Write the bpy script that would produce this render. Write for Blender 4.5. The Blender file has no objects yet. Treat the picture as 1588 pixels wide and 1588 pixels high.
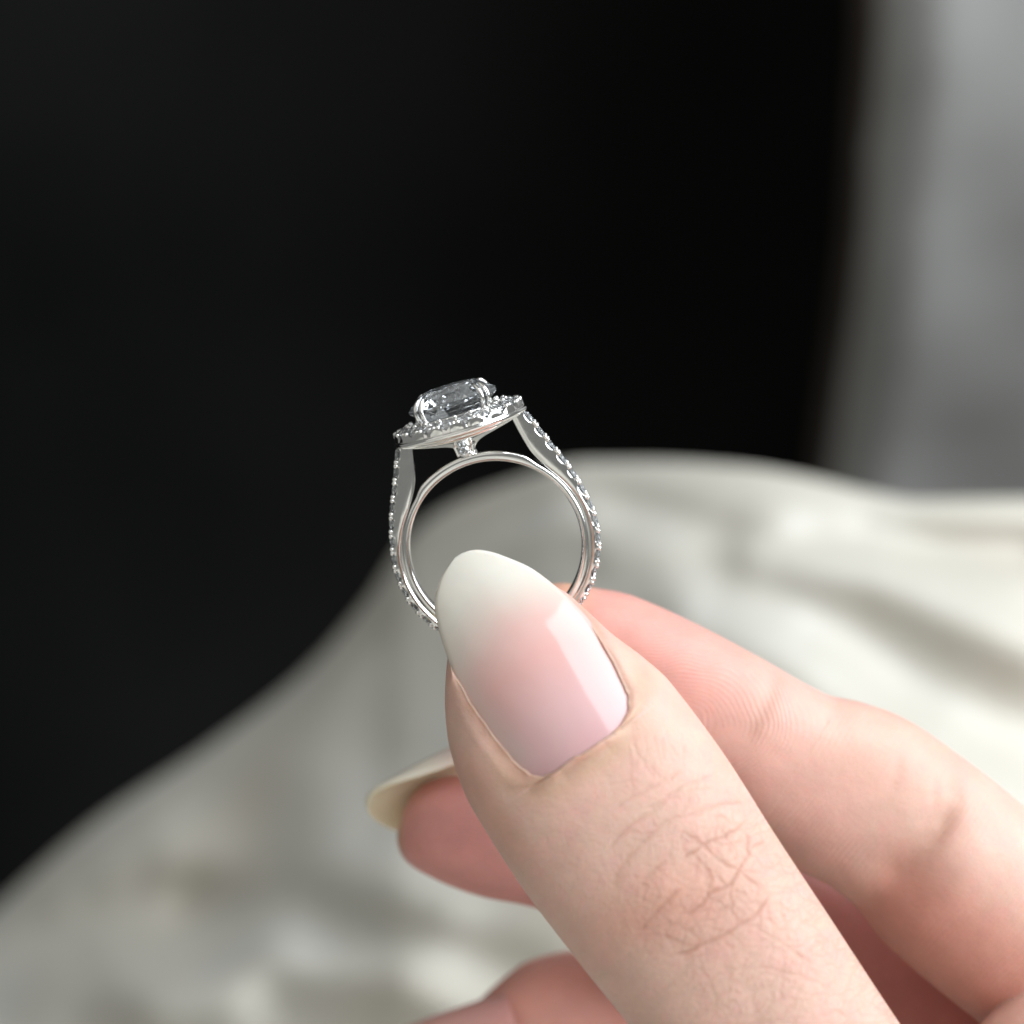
import bpy, bmesh, math, random
import numpy as np
from mathutils import Matrix, Vector, noise

random.seed(7)
rng = np.random.default_rng(7)
scene = bpy.context.scene
C = scene.collection

# ------------------------------------------------------------------ camera, light, exposure
CM = 0.01                      # everything below is thought out in centimetres, built in metres
PXCM = 159.0                   # photo pixels per cm in the plane of the ring
DIST = 18.0                    # camera to ring, cm
HALF = 794.0
cam_data = bpy.data.cameras.new('camera')
cam = bpy.data.objects.new('camera', cam_data)
C.objects.link(cam)
cam.location = (0, -DIST * CM, 0)
cam.rotation_euler = (math.radians(90), 0, 0)
cam_data.sensor_width = 36
cam_data.lens = 36 * DIST / (1588 / PXCM)
cam_data.clip_start = 0.01
cam_data.clip_end = 50
cam_data.dof.use_dof = True
cam_data.dof.focus_distance = (DIST - 0.5) * CM
cam_data.dof.aperture_fstop = cam_data.lens * 1e-3 / (0.0052)
scene.camera = cam

world = bpy.data.worlds.new('World')
scene.world = world
world.use_nodes = True
bg = world.node_tree.nodes['Background']
bg.inputs['Color'].default_value = (0.98, 1.0, 0.965, 1)
bg.inputs['Strength'].default_value = 0.18


def area(name, loc, target, sx, sy, power, col):
    l = bpy.data.lights.new(name, 'AREA')
    l.shape = 'RECTANGLE'
    l.size, l.size_y = sx, sy
    l.energy = power
    l.color = col
    o = bpy.data.objects.new(name, l)
    o.location = loc
    d = Vector(target) - Vector(loc)
    o.rotation_euler = d.to_track_quat('-Z', 'Y').to_euler()
    C.objects.link(o)
    return o


area('window_light', (0.76, -0.46, 0.60), (0.0, 0.0, 0.0), 1.0, 1.15, 26.5, (0.90, 0.95, 1.0))
area('fill_light', (-0.62, -0.95, 0.62), (0.0, 0.0, 0.0), 1.7, 1.5, 3.9, (1.0, 0.97, 0.90))  # added soft fill for the left side and metal reflections; no visible source

scene.view_settings.view_transform = 'Standard'
scene.view_settings.look = 'None'
scene.view_settings.exposure = 0.0
scene.view_settings.gamma = 1.0
scene.render.engine = 'CYCLES'
scene.cycles.max_bounces = 14
scene.cycles.transmission_bounces = 12
scene.cycles.glossy_bounces = 6
scene.cycles.sample_clamp_indirect = 8.0


# ------------------------------------------------------------------ helpers
def P(px, py, y):
    """Point seen at photo pixel (px, py), y cm behind the ring plane (cm)."""
    k = (DIST + y) / DIST / PXCM
    return np.array([(px - HALF) * k, y, -(py - HALF) * k])


def PV(px, py, y):
    px, py, y = np.broadcast_arrays(np.asarray(px, float), np.asarray(py, float), np.asarray(y, float))
    k = (DIST + y) / DIST / PXCM
    return np.stack([(px - HALF) * k, y, -(py - HALF) * k], -1)


def to_px(v):
    k = DIST / (DIST + v[:, 1]) * PXCM
    return np.stack([v[:, 0] * k + HALF, -v[:, 2] * k + HALF], -1)


def nrm(v):
    v = np.asarray(v, float)
    return v / np.linalg.norm(v)


def smooth01(x):
    x = np.clip(x, 0, 1)
    return x * x * (3 - 2 * x)


def mesh_from(name, verts, faces, smooth=True):
    me = bpy.data.meshes.new(name)
    me.from_pydata([tuple(v) for v in np.asarray(verts, float) * CM], [], [tuple(int(i) for i in f) for f in faces])
    if smooth:
        me.polygons.foreach_set('use_smooth', [True] * len(me.polygons))
    me.update()
    return me


def obj(name, me, mat=None, parent=None):
    o = bpy.data.objects.new(name, me)
    C.objects.link(o)
    if mat and not me.materials:
        me.materials.append(mat)
    if parent:
        o.parent = parent
    return o


def grid_faces(nr, nc, close_c=False, close_r=False, flip=False):
    f = []
    for i in range(nr if close_r else nr - 1):
        i2 = (i + 1) % nr
        for j in range(nc if close_c else nc - 1):
            j2 = (j + 1) % nc
            q = (i * nc + j, i * nc + j2, i2 * nc + j2, i2 * nc + j)
            f.append(q[::-1] if flip else q)
    return f


def catmull(pts, n):
    pts = np.asarray(pts, float)
    p = np.vstack([2 * pts[0] - pts[1], pts, 2 * pts[-1] - pts[-2]])
    d = np.linalg.norm(np.diff(pts, axis=0), axis=1)
    s = np.concatenate([[0], np.cumsum(d)])
    out = []
    for q in np.linspace(0, s[-1], n):
        i = min(max(int(np.searchsorted(s, q, 'right') - 1), 0), len(d) - 1)
        t = (q - s[i]) / d[i]
        a, b, c, e = p[i], p[i + 1], p[i + 2], p[i + 3]
        out.append(0.5 * ((2 * b) + (c - a) * t + (2 * a - 5 * b + 4 * c - e) * t * t + (3 * b - a - 3 * c + e) * t ** 3))
    return np.array(out)


def pchip(x, xs, ys):
    """monotone cubic through (xs, ys) on the samples x"""
    xs, ys = np.asarray(xs, float), np.asarray(ys, float)
    h = np.diff(xs)
    dl = np.diff(ys) / h
    m = np.zeros(len(xs))
    m[0], m[-1] = dl[0], dl[-1]
    for i in range(1, len(xs) - 1):
        if dl[i - 1] * dl[i] > 0:
            w1, w2 = 2 * h[i] + h[i - 1], h[i] + 2 * h[i - 1]
            m[i] = (w1 + w2) / (w1 / dl[i - 1] + w2 / dl[i])
    x = np.clip(x, xs[0], xs[-1])
    i = np.clip(np.searchsorted(xs, x, 'right') - 1, 0, len(h) - 1)
    t = (x - xs[i]) / h[i]
    return ((2 * t**3 - 3 * t**2 + 1) * ys[i] + (t**3 - 2 * t**2 + t) * h[i] * m[i]
            + (-2 * t**3 + 3 * t**2) * ys[i + 1] + (t**3 - t**2) * h[i] * m[i + 1])


def new_mat(name):
    m = bpy.data.materials.new(name)
    m.use_nodes = True
    nt = m.node_tree
    return m, nt, nt.nodes['Principled BSDF'], nt.nodes['Material Output']


def N(nt, kind, **inputs):
    n = nt.nodes.new(kind)
    for k, v in inputs.items():
        k = k.replace('_', ' ')
        if k in n.inputs:
            n.inputs[k].default_value = v
    return n


def set_attr(me, name, arr):
    a = me.attributes.new(name, 'FLOAT', 'POINT')
    a.data.foreach_set('value', np.asarray(arr, np.float32))


def set_col(me, name, rgb):
    a = me.attributes.new(name, 'FLOAT_COLOR', 'POINT')
    buf = np.ones((len(rgb), 4), np.float32)
    buf[:, :3] = rgb
    a.data.foreach_set('color', buf.ravel())


# ------------------------------------------------------------------ materials
def mat_skin():
    m, nt, b, out = new_mat('skin')
    col = N(nt, 'ShaderNodeAttribute'); col.attribute_name = 'tone'
    tc = N(nt, 'ShaderNodeTexCoord')
    no = N(nt, 'ShaderNodeTexNoise', Scale=230.0, Detail=4.0, Roughness=0.6)
    nt.links.new(tc.outputs['Object'], no.inputs['Vector'])
    mr = N(nt, 'ShaderNodeMapRange')
    mr.inputs[1].default_value = 0.3; mr.inputs[2].default_value = 0.7
    mr.inputs[3].default_value = 0.93; mr.inputs[4].default_value = 1.06
    nt.links.new(no.outputs['Fac'], mr.inputs[0])
    mx = N(nt, 'ShaderNodeMix'); mx.data_type = 'RGBA'; mx.blend_type = 'MULTIPLY'
    mx.inputs[0].default_value = 1.0
    nt.links.new(col.outputs['Color'], mx.inputs[6])
    nt.links.new(mr.outputs[0], mx.inputs[7])
    nt.links.new(mx.outputs[2], b.inputs['Base Color'])
    b.inputs['Subsurface Weight'].default_value = 0.5
    b.inputs['Subsurface Radius'].default_value = (1.0, 0.32, 0.16)
    b.inputs['Subsurface Scale'].default_value = 0.0017
    b.inputs['Roughness'].default_value = 0.46
    b.inputs['Specular IOR Level'].default_value = 0.38
    # fine skin relief: cells, pores, finger-print ridges
    vo = N(nt, 'ShaderNodeTexVoronoi', Scale=1600.0)
    vo.feature = 'DISTANCE_TO_EDGE'
    n2 = N(nt, 'ShaderNodeTexNoise', Scale=700.0, Detail=3.0)
    nt.links.new(tc.outputs['Object'], n2.inputs['Vector'])
    wv = N(nt, 'ShaderNodeMix'); wv.data_type = 'RGBA'; wv.blend_type = 'LINEAR_LIGHT'
    wv.inputs[0].default_value = 0.0016
    nt.links.new(tc.outputs['Object'], wv.inputs[6]); nt.links.new(n2.outputs['Color'], wv.inputs[7])
    nt.links.new(wv.outputs[2], vo.inputs['Vector'])
    cl = N(nt, 'ShaderNodeMath'); cl.operation = 'MINIMUM'; cl.inputs[1].default_value = 0.14
    nt.links.new(vo.outputs['Distance'], cl.inputs[0])
    wr = N(nt, 'ShaderNodeAttribute'); wr.attribute_name = 'wrinkle'
    cm = N(nt, 'ShaderNodeMath'); cm.operation = 'MULTIPLY'
    nt.links.new(cl.outputs[0], cm.inputs[0]); nt.links.new(wr.outputs['Fac'], cm.inputs[1])
    ph = N(nt, 'ShaderNodeAttribute'); ph.attribute_name = 'ridge_phase'
    pm = N(nt, 'ShaderNodeAttribute'); pm.attribute_name = 'ridge_mask'
    sn = N(nt, 'ShaderNodeMath'); sn.operation = 'SINE'
    nt.links.new(ph.outputs['Fac'], sn.inputs[0])
    rm = N(nt, 'ShaderNodeMath'); rm.operation = 'MULTIPLY'
    nt.links.new(sn.outputs[0], rm.inputs[0]); nt.links.new(pm.outputs['Fac'], rm.inputs[1])
    b1 = N(nt, 'ShaderNodeBump', Strength=0.35, Distance=0.0009)
    nt.links.new(cm.outputs[0], b1.inputs['Height'])
    b2 = N(nt, 'ShaderNodeBump', Strength=0.55, Distance=0.00006)
    nt.links.new(rm.outputs[0], b2.inputs['Height']); nt.links.new(b1.outputs['Normal'], b2.inputs['Normal'])
    b3 = N(nt, 'ShaderNodeBump', Strength=0.25, Distance=0.00025)
    nt.links.new(n2.outputs['Fac'], b3.inputs['Height']); nt.links.new(b2.outputs['Normal'], b3.inputs['Normal'])
    nt.links.new(b3.outputs['Normal'], b.inputs['Normal'])
    return m


def mat_nail():
    m, nt, b, out = new_mat('gel_nail')
    col = N(nt, 'ShaderNodeAttribute'); col.attribute_name = 'tone'
    nt.links.new(col.outputs['Color'], b.inputs['Base Color'])
    b.inputs['Subsurface Weight'].default_value = 0.45
    b.inputs['Subsurface Radius'].default_value = (1.0, 0.75, 0.6)
    b.inputs['Subsurface Scale'].default_value = 0.0012
    b.inputs['Roughness'].default_value = 0.12
    b.inputs['Specular IOR Level'].default_value = 0.36
    b.inputs['Coat Weight'].default_value = 0.0
    b.inputs['Coat Roughness'].default_value = 0.03
    tc = N(nt, 'ShaderNodeTexCoord')
    no = N(nt, 'ShaderNodeTexNoise', Scale=160.0, Detail=2.0)
    nt.links.new(tc.outputs['Object'], no.inputs['Vector'])
    bp = N(nt, 'ShaderNodeBump', Strength=0.22, Distance=0.0006)
    nt.links.new(no.outputs['Fac'], bp.inputs['Height'])
    nt.links.new(bp.outputs['Normal'], b.inputs['Normal'])
    nt.links.new(bp.outputs['Normal'], b.inputs['Coat Normal'])
    return m


def mat_metal():
    m, nt, b, out = new_mat('polished_platinum')
    b.inputs['Base Color'].default_value = (0.93, 0.92, 0.90, 1)
    b.inputs['Metallic'].default_value = 1.0
    tc = N(nt, 'ShaderNodeTexCoord')
    no = N(nt, 'ShaderNodeTexNoise', Scale=900.0, Detail=3.0)
    nt.links.new(tc.outputs['Object'], no.inputs['Vector'])
    mr = N(nt, 'ShaderNodeMapRange')
    mr.inputs[3].default_value = 0.05; mr.inputs[4].default_value = 0.2
    nt.links.new(no.outputs['Fac'], mr.inputs[0])
    nt.links.new(mr.outputs[0], b.inputs['Roughness'])
    n2 = N(nt, 'ShaderNodeTexNoise', Scale=420.0, Detail=1.0)
    nt.links.new(tc.outputs['Object'], n2.inputs['Vector'])
    bp = N(nt, 'ShaderNodeBump', Strength=0.15, Distance=0.0002)
    nt.links.new(n2.outputs['Fac'], bp.inputs['Height'])
    nt.links.new(bp.outputs['Normal'], b.inputs['Normal'])
    return m


def mat_diamond():
    m, nt, b, out = new_mat('diamond')
    nt.nodes.remove(b)
    g = N(nt, 'ShaderNodeBsdfGlass', Roughness=0.0, IOR=2.42)
    g.inputs['Color'].default_value = (0.98, 0.99, 1.0, 1)
    d = N(nt, 'ShaderNodeBsdfDiffuse')
    d.inputs['Color'].default_value = (0.95, 0.97, 1.0, 1)
    mx = N(nt, 'ShaderNodeMixShader')
    mx.inputs[0].default_value = 0.035
    nt.links.new(g.outputs[0], mx.inputs[1]); nt.links.new(d.outputs[0], mx.inputs[2])
    nt.links.new(mx.outputs[0], out.inputs['Surface'])
    return m


def mat_cloth():
    m, nt, b, out = new_mat('white_satin')
    tc = N(nt, 'ShaderNodeTexCoord')
    no = N(nt, 'ShaderNodeTexNoise', Scale=9.0, Detail=3.0)
    nt.links.new(tc.outputs['Object'], no.inputs['Vector'])
    cr = N(nt, 'ShaderNodeValToRGB')
    cr.color_ramp.elements[0].position = 0.3; cr.color_ramp.elements[1].position = 0.7
    cr.color_ramp.elements[0].color = (0.57, 0.53, 0.445, 1)
    cr.color_ramp.elements[1].color = (0.51, 0.51, 0.475, 1)
    nt.links.new(no.outputs['Fac'], cr.inputs[0])
    nt.links.new(cr.outputs[0], b.inputs['Base Color'])
    b.inputs['Roughness'].default_value = 0.42
    b.inputs['Specular IOR Level'].default_value = 0.5
    b.inputs['Sheen Weight'].default_value = 0.15
    wv = N(nt, 'ShaderNodeTexNoise', Scale=60.0, Detail=5.0)
    nt.links.new(tc.outputs['Object'], wv.inputs['Vector'])
    bp = N(nt, 'ShaderNodeBump', Strength=0.12, Distance=0.003)
    nt.links.new(wv.outputs['Fac'], bp.inputs['Height'])
    nt.links.new(bp.outputs['Normal'], b.inputs['Normal'])
    return m


def mat_plain(name, c0, c1, rough, spec, scale):
    m, nt, b, out = new_mat(name)
    tc = N(nt, 'ShaderNodeTexCoord')
    no = N(nt, 'ShaderNodeTexNoise', Scale=scale, Detail=4.0)
    nt.links.new(tc.outputs['Object'], no.inputs['Vector'])
    cr = N(nt, 'ShaderNodeValToRGB')
    cr.color_ramp.elements[0].position = 0.3; cr.color_ramp.elements[1].position = 0.7
    cr.color_ramp.elements[0].color = (*c0, 1); cr.color_ramp.elements[1].color = (*c1, 1)
    nt.links.new(no.outputs['Fac'], cr.inputs[0])
    nt.links.new(cr.outputs[0], b.inputs['Base Color'])
    b.inputs['Roughness'].default_value = rough
    b.inputs['Specular IOR Level'].default_value = spec
    return m


M_SKIN, M_NAIL, M_METAL, M_DIA, M_CLOTH = mat_skin(), mat_nail(), mat_metal(), mat_diamond(), mat_cloth()
M_BLACK = mat_plain('black_matte_wall', (0.0008, 0.001, 0.001), (0.0135, 0.0145, 0.0132), 0.85, 0.12, 1.5)
M_CURTAIN = mat_plain('grey_curtain_cloth', (0.31, 0.305, 0.293), (0.345, 0.34, 0.328), 0.9, 0.15, 12.0)
M_HEM = mat_plain('taupe_curtain_hem', (0.050, 0.040, 0.033), (0.07, 0.055, 0.046), 0.9, 0.15, 18.0)


# ------------------------------------------------------------------ background: black wall, grey curtain, white cloth
def make_background():
    # wall: a real slab standing behind the cloth
    bm = bmesh.new()
    bmesh.ops.create_cube(bm, size=1.0)
    for v in bm.verts:
        v.co = Vector((v.co.x * 3.2, 1.25 + v.co.y * 0.06, 0.35 + v.co.z * 2.2))
    bmesh.ops.bevel(bm, geom=bm.edges[:], offset=0.01, segments=2, affect='EDGES')
    me = bpy.data.meshes.new('black_wall'); bm.to_mesh(me); bm.free()
    w = obj('black_wall', me, M_BLACK); w['kind'] = 'structure'

    # curtain: hanging sheet with folds, left hem in taupe
    root = bpy.data.objects.new('curtain', None); C.objects.link(root)
    root.location = (0.45, 0.62, -0.55)
    root['label'] = 'pale grey curtain hanging out of focus beside the black wall'
    root['category'] = 'curtain'
    zs = np.linspace(0, 1.75, 60)

    def sheet(x0, x1, n, th):
        us = np.linspace(x0, x1, n)
        U, Z = np.meshgrid(us, zs)
        y = 0.003 * np.sin(U * 24 + 0.6 * np.sin(Z * 3.1) + 0.5) + 0.004 * np.sin(U * 47 + Z * 6 + 1.3)
        y += 0.010 * np.exp(-((Z - 0.76 - (U - 0.02) * -0.9) / 0.035) ** 2) * -1
        y += 0.012 * np.exp(-((Z - 0.66 - (U - 0.02) * -0.9) / 0.04) ** 2) * -1
        y += 1.4 * np.clip(0.80 - Z, 0, 0.25) ** 1.5
        y += 0.05 * np.clip((0.036 - U) / 0.036, 0, 1) ** 1.8
        lean = 0.0185 + (0.772 - Z) * 0.02
        v = np.stack([U - 0.45 + 0.14 + lean, y, Z], -1).reshape(-1, 3)
        v2 = v + np.array([0, th, 0])
        nr, nc = Z.shape
        f = grid_faces(nr, nc)
        f2 = [tuple(i + nr * nc for i in q[::-1]) for q in f]
        edge = []
        K = nr * nc
        for i in range(nr - 1):
            a, b = i * nc, (i + 1) * nc
            edge.append((a, b, b + K, a + K))
            a, b = i * nc + nc - 1, (i + 1) * nc + nc - 1
            edge.append((b, a, a + K, b + K))
        for j in range(nc - 1):
            edge.append((j + 1, j, j + K, j + 1 + K))
            a = (nr - 1) * nc + j
            edge.append((a, a + 1, a + 1 + K, a + K))
        return np.vstack([v, v2]) / CM, f + f2 + edge

    v, f = sheet(0.006, 0.75, 170, 0.002)
    obj('curtain_panel', mesh_from('curtain_panel', v, f), M_CURTAIN, root)
    v, f = sheet(0.0, 0.0075, 6, 0.004)
    obj('hem', mesh_from('hem', v, f), M_HEM, root)

    # cloth: a mound of white fabric
    px = np.linspace(-900, 2500, 240)
    sil = pchip(px, [-900, -400, 0, 150, 330, 480, 570, 640, 700, 800, 900, 1000, 1150, 1250, 1350, 1420, 1588, 1900, 2500],
                [2150, 1800, 1402, 1272, 1152, 1034, 930, 826, 784, 745, 716, 715, 723, 739, 763, 775, 773, 803, 905])
    ysil = pchip(px, [-900, 0, 350, 640, 900, 1250, 1588, 2500], [32, 31, 29, 26, 22, 19.5, 19, 21])
    ynear = pchip(px, [-900, 0, 600, 1588, 2500], [18, 17, 15, 14, 14])
    ns = 150
    rows = []
    s = np.linspace(0, 1, ns) ** 1.7

    def seg_d(X, Y, pts):
        best = np.full(X.shape, 1e9); sgn = np.zeros(X.shape)
        for (x0, y0), (x1, y1) in zip(pts[:-1], pts[1:]):
            dx, dy = x1 - x0, y1 - y0
            t = np.clip(((X - x0) * dx + (Y - y0) * dy) / (dx * dx + dy * dy), 0, 1)
            qx, qy = X - x0 - t * dx, Y - y0 - t * dy
            d = np.hypot(qx, qy)
            sg = np.sign(dx * qy - dy * qx)
            m = d < best
            best = np.where(m, d, best); sgn = np.where(m, sg, sgn)
        return best, best * sgn

    S, PX = np.meshgrid(s, px, indexing='ij')
    bottom = np.maximum(sil + 350, 2100)
    PY = sil[None] + (bottom - sil)[None] * S
    Y = ysil[None] - (ysil - ynear)[None] * S ** 0.62
    fold = np.zeros_like(Y)

    def ridge(pts, w, amp, skew=0.0):
        d, sd = seg_d(PX, PY, pts)
        return -amp * np.exp(-(d / w) ** 2) * (1 + skew * np.tanh(sd / w))

    fold += ridge([(250, 1560), (420, 1480), (600, 1500), (800, 1560), (1000, 1600)], 75, 0.75)
    fold += ridge([(300, 1400), (460, 1425), (640, 1465), (860, 1550)], 55, -0.85)
    fold += ridge([(500, 1040), (470, 1170), (510, 1330), (660, 1440)], 90, 0.6)
    fold += ridge([(100, 1360), (230, 1300), (330, 1400), (420, 1440)], 70, 0.6)
    fold += ridge([(0, 1560), (140, 1430), (300, 1420)], 80, -0.8)
    fold += ridge([(1130, 900), (1300, 960), (1450, 1070), (1700, 1170)], 80, -0.32)
    fold += ridge([(1180, 860), (1350, 900), (1600, 1010)], 60, 0.55)
    fold += ridge([(1080, 960), (1200, 1010), (1400, 1160), (1600, 1290)], 75, 0.7)
    fold += ridge([(930, 760), (1060, 800), (1200, 830), (1588, 850)], 38, -0.4)
    fold += ridge([(950, 860), (1100, 810), (1200, 800)], 45, 0.3)
    fold += ridge([(1350, 800), (1450, 830), (1620, 835)], 30, -0.3)
    fold += ridge([(600, 930), (760, 830), (900, 790)], 45, 0.4)
    fold += ridge([(660, 850), (760, 800), (880, 770)], 40, -0.3)
    fold += ridge([(-200, 1700), (100, 1540), (350, 1560)], 60, 0.5)
    nz = np.array([[noise.noise(Vector((a / 260.0, b / 190.0, 3.3))) + 0.5 * noise.noise(Vector((a / 110.0, b / 90.0, 1.3)))
                    for a, b in zip(ra, rb)] for ra, rb in zip(PX, PY)])
    fold += 0.12 * nz
    fold *= np.interp(PX, [0, 700, 1100], [1.15, 1.15, 0.9])
    fold *= smooth01(S / 0.08)
    Y = Y + fold
    front = PV(PX, PY, Y)
    back = []
    for q in np.linspace(0.08, 1, 14):
        b = front[0].copy()
        b[:, 1] += 30 * q
        b[:, 2] -= 4.0 * q + 22 * q * q
        back.append(b)
    # the cloth runs on under the hand and the camera, lying over a lap
    near = []
    for q in np.linspace(0.03, 1, 40):
        b = front[-1].copy()
        b[:, 1] -= 62 * q
        b[:, 0] *= 1 + 0.9 * q
        b[:, 2] = b[:, 2] * (1 - q) + q * -19.0 + 1.2 * np.sin(b[:, 0] * 0.35 + 9 * q) * q + 0.8 * np.sin(b[:, 0] * 0.8 - 14 * q) * q
        near.append(b)
    V = np.concatenate([np.array(back)[::-1], front, np.array(near)], 0)
    nr, nc = V.shape[:2]
    me = mesh_from('rumpled_cloth', V.reshape(-1, 3), grid_faces(nr, nc))
    o = obj('rumpled_cloth', me, M_CLOTH)
    sm = o.modifiers.new('thickness', 'SOLIDIFY'); sm.thickness = 0.002; sm.offset = 1
    o['label'] = 'rumpled white satin cloth out of focus behind the hand'
    o['category'] = 'cloth'


make_background()


# ------------------------------------------------------------------ hand: one continuous skin
class Tube:
    """A finger: half-widths and half-depths along a straight axis, with an ellipsoid end cap."""

    def __init__(self, st, axis_px, front, back, depth, n=2.25, cap=0.8, ext=None):
        # st: (t, lo, hi) in photo pixels along/across axis_px direction; depth: [(t, y)]
        d = nrm(axis_px); e = np.array([d[1], -d[0]])
        self.d2, self.e2 = d, e
        T = np.array([s[0] for s in st], float)
        lo = np.array([s[1] for s in st], float); hi = np.array([s[2] for s in st], float)
        y = np.interp(T, *zip(*depth))
        mid = (lo + hi) / 2
        cx = d[0] * T + e[0] * mid; cy = d[1] * T + e[1] * mid
        cen = PV(cx, cy, y)
        sc = PXCM * DIST / (DIST + y)
        a = (hi - lo) / 2 / sc
        self.A = cen[0]
        self.w = nrm(cen[-1] - cen[0])
        view = nrm(np.array([0, -DIST, 0]) - cen.mean(0))
        self.v = nrm(view - self.w * (view @ self.w))
        self.u = np.cross(self.v, self.w)
        if self.u @ np.array([e[0], 0, -e[1]]) < 0:
            self.u = -self.u
        q = cen - self.A
        t = q @ self.w
        self.ts = np.linspace(t[0], t[-1], 200)
        order = np.argsort(t)
        self.t_st = t
        self.cu = pchip(self.ts, t, q @ self.u); self.cv = pchip(self.ts, t, q @ self.v)
        self.a = pchip(self.ts, t, a)
        self.bf = pchip(self.ts, t, np.interp(T, *zip(*front)))
        self.bb = pchip(self.ts, t, np.interp(T, *zip(*back)))
        self.n = n; self.cap = cap
        self.tend = t[-1]

    def local(self, p):
        q = p - self.A
        t = q @ self.w
        return t, q @ self.u, q @ self.v

    def sdf(self, p):
        t, u, v = self.local(p)
        a = np.interp(t, self.ts, self.a)
        u = u - np.interp(t, self.ts, self.cu); v = v - np.interp(t, self.ts, self.cv)
        b = np.where(v > 0, np.interp(t, self.ts, self.bf), np.interp(t, self.ts, self.bb))
        s = np.where(t < self.cap, (self.cap - t) / self.cap, np.maximum(t - self.tend, 0) / 1.0)
        s = np.where(t < self.cap, np.maximum(s, 0), s)
        r = (np.abs(u / a) ** self.n + np.abs(v / b) ** self.n + s ** self.n) ** (1 / self.n)
        return (r - 1) * np.minimum(a, b)


def ellipsoid(c, r):
    c, r = np.asarray(c, float), np.asarray(r, float)
    return lambda p: (np.linalg.norm((p - c) / r, axis=-1) - 1) * r.min()


TD = np.array([0.55, 0.835])
thumb = Tube(
    [(1165, 52, 200), (1205, 30, 212), (1243, 8, 226), (1300, -30, 241), (1353, -56, 255), (1400, -70, 272), (1455, -78, 286),
     (1580, -80, 294), (1740, -70, 292), (1900, -56, 292), (2094, -50, 292), (2350, -70, 320), (2700, -110, 380)], TD,
    front=[(1165, .50), (1300, .56), (1455, .66), (1600, .80), (1800, .78), (2100, .85), (2700, 1.2)],
    back=[(1165, .42), (1300, .62), (1455, .72), (1600, .75), (1800, .72), (2100, .85), (2700, 1.2)],
    depth=[(1165, -0.62), (1455, -0.86), (1800, -1.15), (2100, -1.2), (2700, -0.4)], n=2.2, cap=0.62)

ID = np.array([0.84, 0.545])
index = Tube(
    [(1190, -420, -262), (1252, -430, -262), (1326, -437, -240), (1428, -447, -224), (1536, -456, -214), (1653, -459, -206),
     (1713, -459, -185), (1778, -459, -171), (1833, -452, -170), (1869, -455, -172), (1961, -482, -179), (2053, -495, -190),
     (2126, -502, -197), (2300, -520, -215), (2700, -560, -230)], ID,
    front=[(1190, .50), (1428, .58), (1653, .62), (1800, .66), (1869, .66), (1961, .78), (2300, .85), (2700, 1.1)],
    back=[(1190, .45), (1428, .58), (1653, .62), (1869, .70), (2300, .85), (2700, 1.1)],
    depth=[(1190, .92), (1300, .88), (1653, .85), (1869, .95), (2100, 1.0), (2700, 1.6)], n=2.2, cap=0.75)

MD = np.array([0.964, 0.266])
middle = Tube(
    [(938, -1125, -985), (985, -1128, -975), (1040, -1137, -962), (1102, -1140, -952), (1163, -1135, -946), (1300, -1140, -940),
     (1450, -1165, -935), (1600, -1200, -930), (1800, -1250, -930), (2100, -1290, -960), (2500, -1300, -980)], MD,
    front=[(938, .5), (1102, .6), (1300, .64), (1600, .75), (2500, .95)],
    back=[(938, .5), (1102, .6), (1300, .64), (1600, .75), (2500, .95)],
    depth=[(938, 1.9), (1300, 2.3), (1600, 2.6), (2500, 3.0)], n=2.6, cap=0.48)

RD = np.array([0.985, 0.17])
ringf = Tube(
    [(965, -1580, -1400), (1009, -1590, -1372), (1062, -1590, -1330), (1126, -1590, -1304), (1250, -1590, -1288), (1450, -1600, -1310),
     (1700, -1620, -1330), (2300, -1700, -1390)], RD,
    front=[(965, .5), (1200, .68), (1700, .75), (2300, .85)], back=[(965, .5), (1200, .68), (1700, .75), (2300, .85)],
    depth=[(965, 3.1), (1200, 3.5), (1700, 4.0), (2300, 4.4)], n=2.2, cap=0.7)

palm_parts = [ellipsoid(P(2150, 1830, 1.7), (2.2, 1.8, 2.3)), ellipsoid(P(2200, 2250, 2.0), (3.2, 2.2, 3.0)),
              ellipsoid(P(1750, 2330, 0.4), (2.2, 1.5, 2.4)), ellipsoid(P(2650, 2800, 2.2), (2.5, 2.0, 3.4))]
heel = ellipsoid(P(1735, 1690, 0.25), (1.6, 0.9, 1.15))
FINGERS = [thumb, index, middle, ringf]


def smin(a, b, k):
    h = np.clip(0.5 + 0.5 * (b - a) / k, 0, 1)
    return b + (a - b) * h - k * h * (1 - h)


def palm_sdf(p):
    d = palm_parts[0](p)
    for q in palm_parts[1:]:
        d = smin(d, q(p), 0.8)
    return d


PRIMS = [f.sdf for f in FINGERS] + [heel, palm_sdf]


def combine(ds):
    d = ds[0]
    for q in ds[1:-1]:
        d = smin(d, q, 0.03)
    return smin(d, ds[-1], 0.45)


def hand_sdf(p):
    return combine([f(p) for f in PRIMS])


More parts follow.
